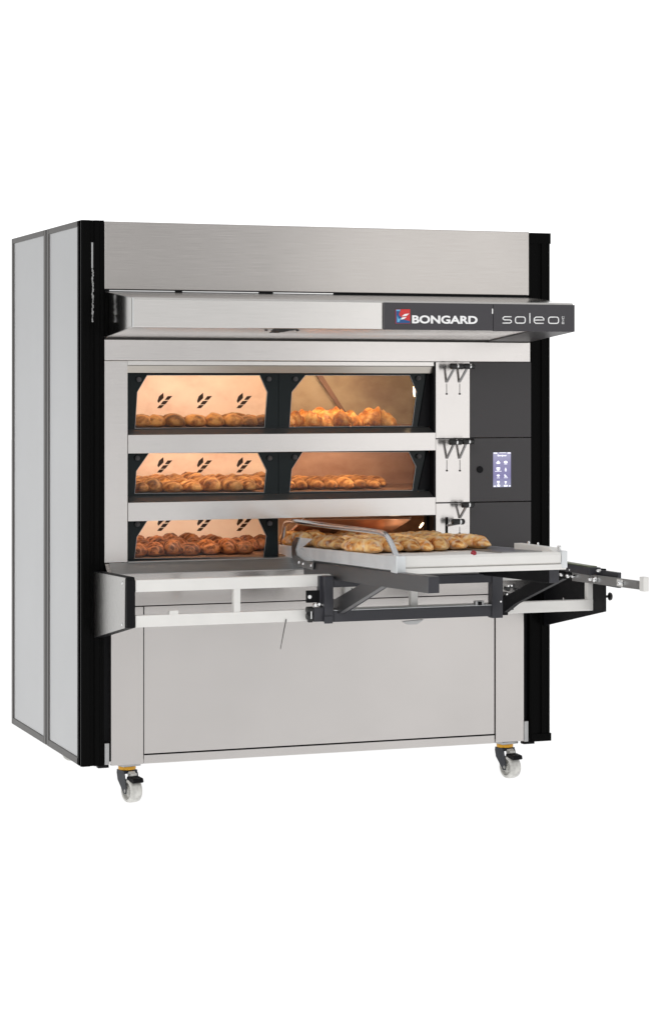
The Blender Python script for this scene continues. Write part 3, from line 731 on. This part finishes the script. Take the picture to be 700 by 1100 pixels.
# two arms under the tray (left one shows)
q2 = yz([(326, 603.2), (459.3, 619.4), (459.3, 637.6), (326, 618.2)], XA + .001)
w_ = X_(471, q2[1][0]) - X_(459.3, q2[1][0])
def arm(x0, x1, q, m='beam'): 
    o = MB().bar(q, x0, x1).build('support_arm', m, ld_, .0015)
    MB().box(x0 + .001, x1 - .001, q[1][0] - .008, q[1][0] - .0005, q[2][1] + .001, q[1][1] - .0015).build('arm_cap', 'beamd', o, .001)
    return o
arm(XA + .001, XA + .001 + w_, q2)
q3 = [(y if i not in (1, 2) else -.62, z if i not in (1, 2) else z) for i, (y, z) in enumerate(q2)]
fz = lambda y, i0, i1: q2[i0][1] + (q2[i1][1] - q2[i0][1]) * (y - q2[i0][0]) / (q2[i1][0] - q2[i0][0])
YR = -1.06
arm(XZ - w_, XZ - .001, m='blackm', q=[(q2[0][0], q2[0][1]), (YR, fz(YR, 0, 1)), (YR, fz(YR, 3, 2)), (q2[3][0], q2[3][1])])
# carriage: posts and cross members
YC = -.46
def cb(name, p0, p1, ya, yb, y0=YC - .02, y1=YC, m='beamd', par=None):
    return MB().box(X_(p0, y0), X_(p1, y0), y0, y1, Z_((p0 + p1) / 2, yb, y0), Z_((p0 + p1) / 2, ya, y0)).build(name, m, par or ld_, .0015)
cb('carriage_post', 348.5, 358, 619, 668.5, YC - .04, YC)
cb('carriage_post', 343, 348.3, 619, 652, YC - .01, YC + .02)
cb('carriage_post', 528.5, 540, 615.5, 664, YC - .04, YC)
cb('cross_member', 358.3, 528.2, 619, 628.4, YC - .035, YC - .005)
cb('cross_member', 358.3, 528.2, 653.6, 665.2, YC - .035, YC - .002)
cb('cross_strip', 358.3, 528.2, 652.6, 653.4, YC - .035, YC - .004, 'alu')
# braces
bq = yz([(356, 645.5), (393, 624), (414, 627.5), (364, 659), (356, 659)], XA + .012)
MB().bar(bq, XA + .012, XA + .034).build('diagonal_brace', 'beam', ld_, .001)
bq2 = yz([(357, 652), (400, 629), (418, 629.5), (368, 661)], XA + .04)
MB().bar(bq2, XA + .038, XA + .042).build('diagonal_brace', 'beamd', ld_, .001)
XQ = XZ - .045 + .06
bq = yz([(541, 641), (577, 622), (604, 622), (553, 648.5), (541, 658)], XQ)
MB().bar(bq, XQ, XQ + .02).build('diagonal_brace', 'blackm', ld_, .001)
# trolleys gripping the rail
tr = cb('trolley_block', 329.5, 343, 634.5, 647.5, YC - .012, YC + .002, 'blackm')
MB().cyl((X_(332.4, YC - .012), YC - .0145, Z_(332.4, 641, YC)), (X_(332.4, YC - .012), YC - .011, Z_(332.4, 641, YC)), .007, 14).build('bolt_head', 'ink', tr)
cb('trolley_block', 337, 348, 653, 668, YC - .03, YC, 'beamd')
cb('trolley_block', 348.5, 357.5, 662, 670, YC - .046, YC - .041, 'beamd')
rl = MB()
for py in (654.5, 661.5): rl.cyl((X_(329, YC - .02), YC - .02, Z_(332, py, YC)), (X_(335.5, YC - .02), YC - .02, Z_(332, py, YC)), .012, 18)
rl.box(X_(331.5, YC - .03), X_(336, YC - .03), YC - .028, YC - .012, Z_(332, 668, YC), Z_(332, 655, YC))
rl.build('roller', 'grip', ld_, .001)
rl = MB()
for i, (px, py) in enumerate(((336, 649.5), (340, 648.6), (344.5, 649.2), (348, 651))): rl.cyl((X_(px, YC), YC - .028, Z_(px, py, YC)), (X_(px, YC), YC - .01, Z_(px, py, YC)), .006 - .0006 * i, 10)
rl.box(X_(333.6, YC - .03), X_(334.6, YC - .03), YC - .032, YC - .029, Z_(334, 664, YC), Z_(334, 656, YC))
rl.build('roller_pin', 'chrome', ld_)
cb('trolley_block', 540.3, 551.5, 640, 655.5, YC - .026, YC - .004, 'blackm')
cb('trolley_block', 540.3, 545.5, 655.7, 661, YC - .026, YC - .006, 'blackm')
rl = MB()
for px, py, r in ((543.5, 632, .010), (549, 629.5, .009), (553, 633, .008), (541.5, 638, .009)): rl.cyl((X_(px, YC), YC - .02, Z_(px, py, YC)), (X_(px, YC), YC + .004, Z_(px, py, YC)), r, 14)
rl.build('roller', 'grip', ld_, .001)
rl = MB()
for px, py in ((537.3, 646.3), (554, 639), (544, 638.5), (549, 629.2), (545.5, 629.5)): rl.cyl((X_(px, YC - .04), YC - .044, Z_(px, py, YC - .04)), (X_(px, YC - .04), YC - .02, Z_(px, py, YC - .04)), .0036, 10)
rl.build('bolt_head', 'chrome', ld_)
cb('latch_plate', 510.5, 520, 645.5, 652.5, YC - .030, YC - .01, 'steel_dim')
cb('latch_hook', 514, 517.5, 646.5, 650.5, YC - .036, YC - .030, 'blackm')
# small foot under the cross member
lt = MB().prism([fy(x, y, YC - .02) for x, y in ((431.5, 667.5), (454, 665.4), (447, 670.5), (437, 670.8))], 'y', YC - .03, YC - .01); lt.build('release_catch', 'steel_dim', ld_, .001)
# white perforated plate behind the brace
pf = MB().box(X_(369, YC), X_(391, YC), YC + .034, YC + .038, Z_(380, 640, YC), Z_(380, 629, YC)).build('hole_plate', 'white', ld_)
ho = MB()
for px in (374, 380.5): ho.cyl((X_(px, YC), YC + .032, Z_(px, 633.4, YC)), (X_(px, YC), YC + .036, Z_(px, 633.4, YC)), .004, 10)
ho.build('plate_hole', 'seam', pf)

# ================================================================= BREAD
def tone_layer(me, fn):
    at = me.color_attributes.new('tone', 'FLOAT_COLOR', 'POINT')
    for i, v in enumerate(me.vertices):
        t = fn(v.co); at.data[i].color = (t, t, t, 1)
def loaf_mesh(name, m, Lh, W, H, seed, cuts=4, lump=.10, pale_foot=.0, skew=0., taper=.8):
    """bread lying along Y, base at z=0"""
    nu, nv = 64, 28; vs = []; tn = []
    for i in range(nu + 1):
        u = -1 + 2 * i / nu; uu = math.copysign(abs(u) ** .9, u)
        pr = max(0., 1 - abs(u) ** 2.6) ** .5 * (1 - (1 - taper) * abs(u) ** 2)
        for j in range(nv):
            q = 2 * math.pi * j / nv
            cx, cz = math.cos(q), math.sin(q)
            cz2 = cz if cz > 0 else cz * .45
            x = cx * W / 2 * pr; z = cz2 * H * .70 * pr
            y = uu * Lh / 2
            n = noise.noise(Vector((x * 18 + seed * 3.1, y * 14 + seed, z * 18)))
            n2 = noise.noise(Vector((x * 60 + seed, y * 45, z * 60 + 4)))
            k = 1 + lump * n + lump * .5 * n2
            # diagonal score marks on the top
            s = 0.
            if cuts and cz > .1:
                ph = (y / Lh + .5 + skew * cx * .18) * cuts
                s = math.exp(-(((ph % 1) - .5) / .13) ** 2) * min(1, (cz - .1) * 1.8)
                k += .06 * (s - .4) * cz
            x *= k; z *= k
            vs.append((x, y, z + H * .30)); tn.append(max(s * .75, pale_foot * max(0, .25 - cz)))
    fs = [(i * nv + j, i * nv + (j + 1) % nv, (i + 1) * nv + (j + 1) % nv, (i + 1) * nv + j) for i in range(nu) for j in range(nv)]
    zmin = min(v[2] for v in vs)
    vs = [(x, y, max(z - zmin - .002, 0)) for x, y, z in vs]
    me = bpy.data.meshes.new(name); me.from_pydata(vs, [], fs)
    me.polygons.foreach_set('use_smooth', [True] * len(me.polygons)); me.materials.append(M[m])
    at = me.color_attributes.new('tone', 'FLOAT_COLOR', 'POINT')
    for i, t in enumerate(tn): at.data[i].color = (t, t, t, 1)
    return me
def croissant_mesh(name, seed, R=.045, wid=.036):
    nu, nv = 84, 22; vs = []; tn = []
    for i in range(nu + 1):
        u = -1 + 2 * i / nu; ang = u * 1.55
        rad = wid * (1 - .82 * abs(u) ** 1.4) 
        seg = (abs(u) * 4.2); st = seg - math.floor(seg)
        rad *= (1.02 + .16 * (1 - st))
        rad = max(rad, .004)
        cx0, cy0 = R * math.sin(ang), R * math.cos(ang) - R
        for j in range(nv):
            q = 2 * math.pi * j / nv
            rx = math.cos(q) * rad * .9; z = math.sin(q) * rad * .92
            k = 1 + .10 * noise.noise(Vector((cx0 * 40 + seed, cy0 * 40, z * 40)))
            vs.append((cx0 + math.sin(ang) * rx * k, cy0 + math.cos(ang) * rx * k, z * k + rad * .55)); tn.append(.35 * max(0, st - .55))
    fs = [(i * nv + j, i * nv + (j + 1) % nv, (i + 1) * nv + (j + 1) % nv, (i + 1) * nv + j) for i in range(nu) for j in range(nv)]
    fs += [tuple(range(nv)), tuple(range(nu * nv, nu * nv + nv))]
    vs = [(x, y, max(z, 0)) for x, y, z in vs]
    me = bpy.data.meshes.new(name); me.from_pydata(vs, [], fs)
    me.polygons.foreach_set('use_smooth', [True] * len(me.polygons)); me.materials.append(M['cro'])
    at = me.color_attributes.new('tone', 'FLOAT_COLOR', 'POINT')
    for i, t in enumerate(tn): at.data[i].color = (t, t, t, 1)
    return me
def put(me, name, x, y, z, rz, label, cat, group, s=(1, 1, 1), rx=0.):
    o = bpy.data.objects.new(name, me); COL.objects.link(o); o.location = (x, y, z); o.rotation_euler = (rx, 0, rz); o.scale = s
    o['label'] = label; o['category'] = cat; o['group'] = group
    return o
ORD = ['leftmost', 'second from left', 'third from left', 'fourth from left', 'fifth from left', 'sixth from left', 'seventh from left', 'eighth from left', 'ninth from left', 'tenth from left']
ROW = ['front row', 'second row back', 'third row back', 'fourth row back']
rnd = random.uniform
# top left deck: round golden loaves
A_ = [loaf_mesh('loaf', 'gold', .15, .088, .052, s, 2, .16, .1, .7, .93) for s in (1, 5, 9)]
for r, n in ((0, 8), (1, 8)):
    for i in range(n):
        px = [150, 166, 186, 209, 230, 249, 265, 281][i] + (3 if r else 0)
        y = .17 + r * .17
        put(A_[(i + r) % 3], 'bread_loaf', X_(px, y), y + rnd(-.01, .01), soles[0], rnd(-.25, .25), 'round golden loaf in the top left window, %s of the %s' % (ORD[i], ROW[r]), 'loaf', 'golden loaves in the top left deck', (1, 1, rnd(.88, 1.12)))
# top right deck: croissants
C_ = [croissant_mesh('croissant', s) for s in (1, 4)]
cr = [(317, .15, .4, 1.0), (333, .15, -.5, 1.05), (350, .16, .9, 1.0), (365, .15, -.3, 1.0), (378, .17, .3, .9), (392, .22, .2, 1.0), (406, .15, -.15, 1.25),
      (324, .33, 0, 1.1), (343, .33, .5, 1.2), (361, .33, -.6, 1.25), (376, .36, .4, 1.0), (396, .36, .4, 1.15)]
for i, (px, y, rz, s) in enumerate(cr):
    f = i < 7
    put(C_[i % 2], 'croissant', X_(px, y), y, soles[0], rz + math.pi * (i % 2), 'flaky golden croissant in the top right window, %s of the %s' % (ORD[i if f else i - 7], 'front row' if f else 'second row back'), 'croissant', 'croissants in the top right deck', (s, s, s))
# middle left deck: browned loaves, four ranks
D_ = [loaf_mesh('loaf', 'baton', .20, .078, .050, s, 3, .24, .5, .9, .88) for s in (2, 6, 11)]
for r in range(3):
    for i in range(8):
        px = [150, 168, 188, 208, 229, 250, 268, 281][i] + (-4, 5, -2)[r]
        y = .18 + r * .17
        if r == 0 and i > 6: continue
        put(D_[(i * 2 + r) % 3], 'bread_loaf', X_(px, y), y, soles[1], rnd(-.15, .15), 'browned crusty loaf in the middle left window, %s of the %s' % (ORD[i], ROW[r]), 'loaf', 'browned loaves in the middle left deck', (1, 1, rnd(.9, 1.2) + .05 * r))
# middle right deck: pale ended batons pointing at the door
E_ = [loaf_mesh('baton', 'baton', .30, .066, .046, s, 4, .06, .2, .3, .7) for s in (3, 8)]
for r in range(2):
    for i in range(7):
        px = [319, 333, 349, 366, 382, 396, 412][i] + (0 if r == 0 else 6)
        y = .27 + r * .17 + rnd(-.02, .02)
        put(E_[(i + r) % 2], 'bread_baton', X_(px, y - .17), y, soles[1], rnd(-.12, .02), 'smooth golden baton in the middle right window, %s of the %s' % (ORD[i], ROW[r]), 'baton', 'batons in the middle right deck', (1, 1, rnd(.92, 1.1)))
# bottom left deck: dark seeded rolls
F_ = [loaf_mesh('roll', 'roll', .15, .080, .050, s, 5, .34, .9, .9, .9) for s in (4, 7, 12)]
for r in range(3):
    for i in range(8 if r else 7):
        px = [149, 168, 187, 205, 226, 246, 262, 276][i] + (-2, 5, -2)[r]
        y = .18 + r * .16
        if r == 2 and i > 4: continue
        put(F_[(i + r) % 3], 'bread_roll', X_(px, y), y, soles[2], rnd(-.3, .3), 'dark knobbly roll in the bottom left window, %s of the %s' % (ORD[i], ROW[r]), 'roll', 'dark rolls in the bottom left deck', (1, 1, rnd(.9, 1.1) + .08 * r))
# loader: floured rustic sticks, lying along the belt
G_ = [loaf_mesh('stick', 'rustic', .39, .086, .050, s, 3, .34, .3, 1.6, .8) for s in (13, 17, 23, 29)]
rowY = [-.80, -.43, -.06]
tilt = math.atan(slope)
for r in range(3):
    for i in range(7 if r < 2 else 6):
        x = .806 + i * .0755 + (0, .012, .004)[r] + rnd(-.006, .006)
        y = rowY[r] + .16 + i * .018 + rnd(-.015, .015)
        
        put(G_[(i + r * 2) % 4], 'bread_stick', x, y, ztray(y) + belt_off - .001, rnd(-.14, .10), 'floured rustic stick on the belt, %s in the %s' % (ORD[i], ['row nearest the front rail', 'middle row', 'row entering the oven'][r]), 'bread stick', 'rustic bread sticks on the loader belt', (1, 1, rnd(.9, 1.12)), tilt)

# ================================================================= SETTING
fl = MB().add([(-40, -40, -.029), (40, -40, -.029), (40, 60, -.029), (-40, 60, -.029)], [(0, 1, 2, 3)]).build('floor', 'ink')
fl['kind'] = 'structure'
fm = bpy.data.materials.new('underlit_white_floor'); fm.use_nodes = True  # translucent so the added light below keeps it white and shadowless
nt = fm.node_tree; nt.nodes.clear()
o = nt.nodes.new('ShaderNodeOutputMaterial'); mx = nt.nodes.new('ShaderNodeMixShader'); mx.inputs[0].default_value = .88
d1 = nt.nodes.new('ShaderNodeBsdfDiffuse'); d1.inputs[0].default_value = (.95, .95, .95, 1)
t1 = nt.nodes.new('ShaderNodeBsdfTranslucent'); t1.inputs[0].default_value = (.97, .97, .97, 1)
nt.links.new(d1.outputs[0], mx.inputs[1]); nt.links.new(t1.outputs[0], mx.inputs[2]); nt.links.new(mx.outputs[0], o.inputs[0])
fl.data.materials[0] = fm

w = bpy.data.worlds.new('World'); scn.world = w; w.use_nodes = True
nt = w.node_tree; bg = nt.nodes['Background']
tc = nt.nodes.new('ShaderNodeTexCoord')
dt = nt.nodes.new('ShaderNodeVectorMath'); dt.operation = 'DOT_PRODUCT'; dt.inputs[1].default_value = (FW[0], FW[1], 0)
nt.links.new(tc.outputs['Generated'], dt.inputs[0])
mr = nt.nodes.new('ShaderNodeMapRange'); mr.inputs[1].default_value = -1; mr.inputs[2].default_value = 1
nt.links.new(dt.outputs['Value'], mr.inputs[0])
cr_ = nt.nodes.new('ShaderNodeValToRGB'); el = cr_.color_ramp.elements
stops = [(0, .80), (.25, .72), (.5, .66), (.88, .72), (.965, 1.25), (1, 1.3)]
while len(el) < len(stops): el.new(.5)
for e_i, (p, v) in zip(el, stops): e_i.position = p; e_i.color = (v / 1.4, v / 1.4, v / 1.4, 1)
nt.links.new(mr.outputs[0], cr_.inputs[0])
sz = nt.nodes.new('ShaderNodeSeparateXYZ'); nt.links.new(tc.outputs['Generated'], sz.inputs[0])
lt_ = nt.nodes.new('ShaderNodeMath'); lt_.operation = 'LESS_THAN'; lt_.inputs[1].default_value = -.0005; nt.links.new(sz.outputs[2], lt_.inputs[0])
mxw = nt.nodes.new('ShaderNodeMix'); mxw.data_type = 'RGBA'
nt.links.new(lt_.outputs[0], mxw.inputs[0]); nt.links.new(cr_.outputs[0], mxw.inputs[6]); mxw.inputs[7].default_value = (.88, .88, .88, 1)  # bright lower half added to light the floor from beneath
nz = nt.nodes.new('ShaderNodeTexNoise'); nz.inputs['Scale'].default_value = 3.2; nz.inputs['Detail'].default_value = 1.5
mpz = nt.nodes.new('ShaderNodeMapping'); mpz.inputs['Scale'].default_value = (2.6, 2.6, .8); mpz.inputs['Location'].default_value = (ENVO, .3, 0); nt.links.new(tc.outputs['Generated'], mpz.inputs[0]); nt.links.new(mpz.outputs[0], nz.inputs['Vector'])
nm = nt.nodes.new('ShaderNodeMapRange'); nm.inputs[1].default_value = .35; nm.inputs[2].default_value = .65; nm.inputs[3].default_value = .55; nm.inputs[4].default_value = 1.32
nt.links.new(nz.outputs[0], nm.inputs[0])
# only the studio behind and beside the camera varies; the backdrop itself is even
bk = nt.nodes.new('ShaderNodeMapRange'); bk.inputs[1].default_value = .45; bk.inputs[2].default_value = .8; bk.inputs[3].default_value = 1; bk.inputs[4].default_value = 0
nt.links.new(dt.outputs['Value'], bk.inputs[0])
vm_ = nt.nodes.new('ShaderNodeMix'); vm_.data_type = 'FLOAT'; nt.links.new(bk.outputs[0], vm_.inputs[0]); vm_.inputs[2].default_value = 1; nt.links.new(nm.outputs[0], vm_.inputs[3])
ml = nt.nodes.new('ShaderNodeVectorMath'); ml.operation = 'SCALE'; nt.links.new(mxw.outputs[2], ml.inputs[0]); nt.links.new(vm_.outputs[0], ml.inputs['Scale'])
nt.links.new(ml.outputs[0], bg.inputs[0]); bg.inputs[1].default_value = 1.4

def area(name, loc, tgt, sx, sy, e, col=(1, 1, 1)):
    ld = bpy.data.lights.new(name, 'AREA'); ld.shape = 'RECTANGLE'; ld.size = sx; ld.size_y = sy; ld.energy = e; ld.color = col
    o = bpy.data.objects.new(name, ld); COL.objects.link(o); o.location = loc
    o.rotation_euler = (Vector(tgt) - Vector(loc)).to_track_quat('-Z', 'Y').to_euler(); return o
area('key_softbox', (-2.2, -5.0, 4.2), (.9, 0, 1.1), 2.4, 1.6, 62)
area('fill_softbox', (-5.5, -3.0, 2.6), (0, 0, 1.1), 1.8, 2.4, 14)

area('steel_gradient_light', (5.2, -9.0, 2.4), (1.2, 0, 1.2), 2.0, 4.6, 13, (1, .97, .93))  # added lamp, puts a bright gradient into the steel reflections
cam = bpy.data.cameras.new('camera'); co = bpy.data.objects.new('camera', cam); COL.objects.link(co)
co.location = CAM; co.rotation_euler = (math.pi / 2, 0, -YAW)
cam.sensor_fit = 'HORIZONTAL'; cam.sensor_width = 36; cam.lens = 36 * FP / 700; cam.shift_y = (HZ - 550) / 700
cam.clip_end = 500; scn.camera = co
scn.view_settings.view_transform = 'Standard'; scn.view_settings.look = 'None'; scn.view_settings.exposure = 0; scn.view_settings.gamma = 1
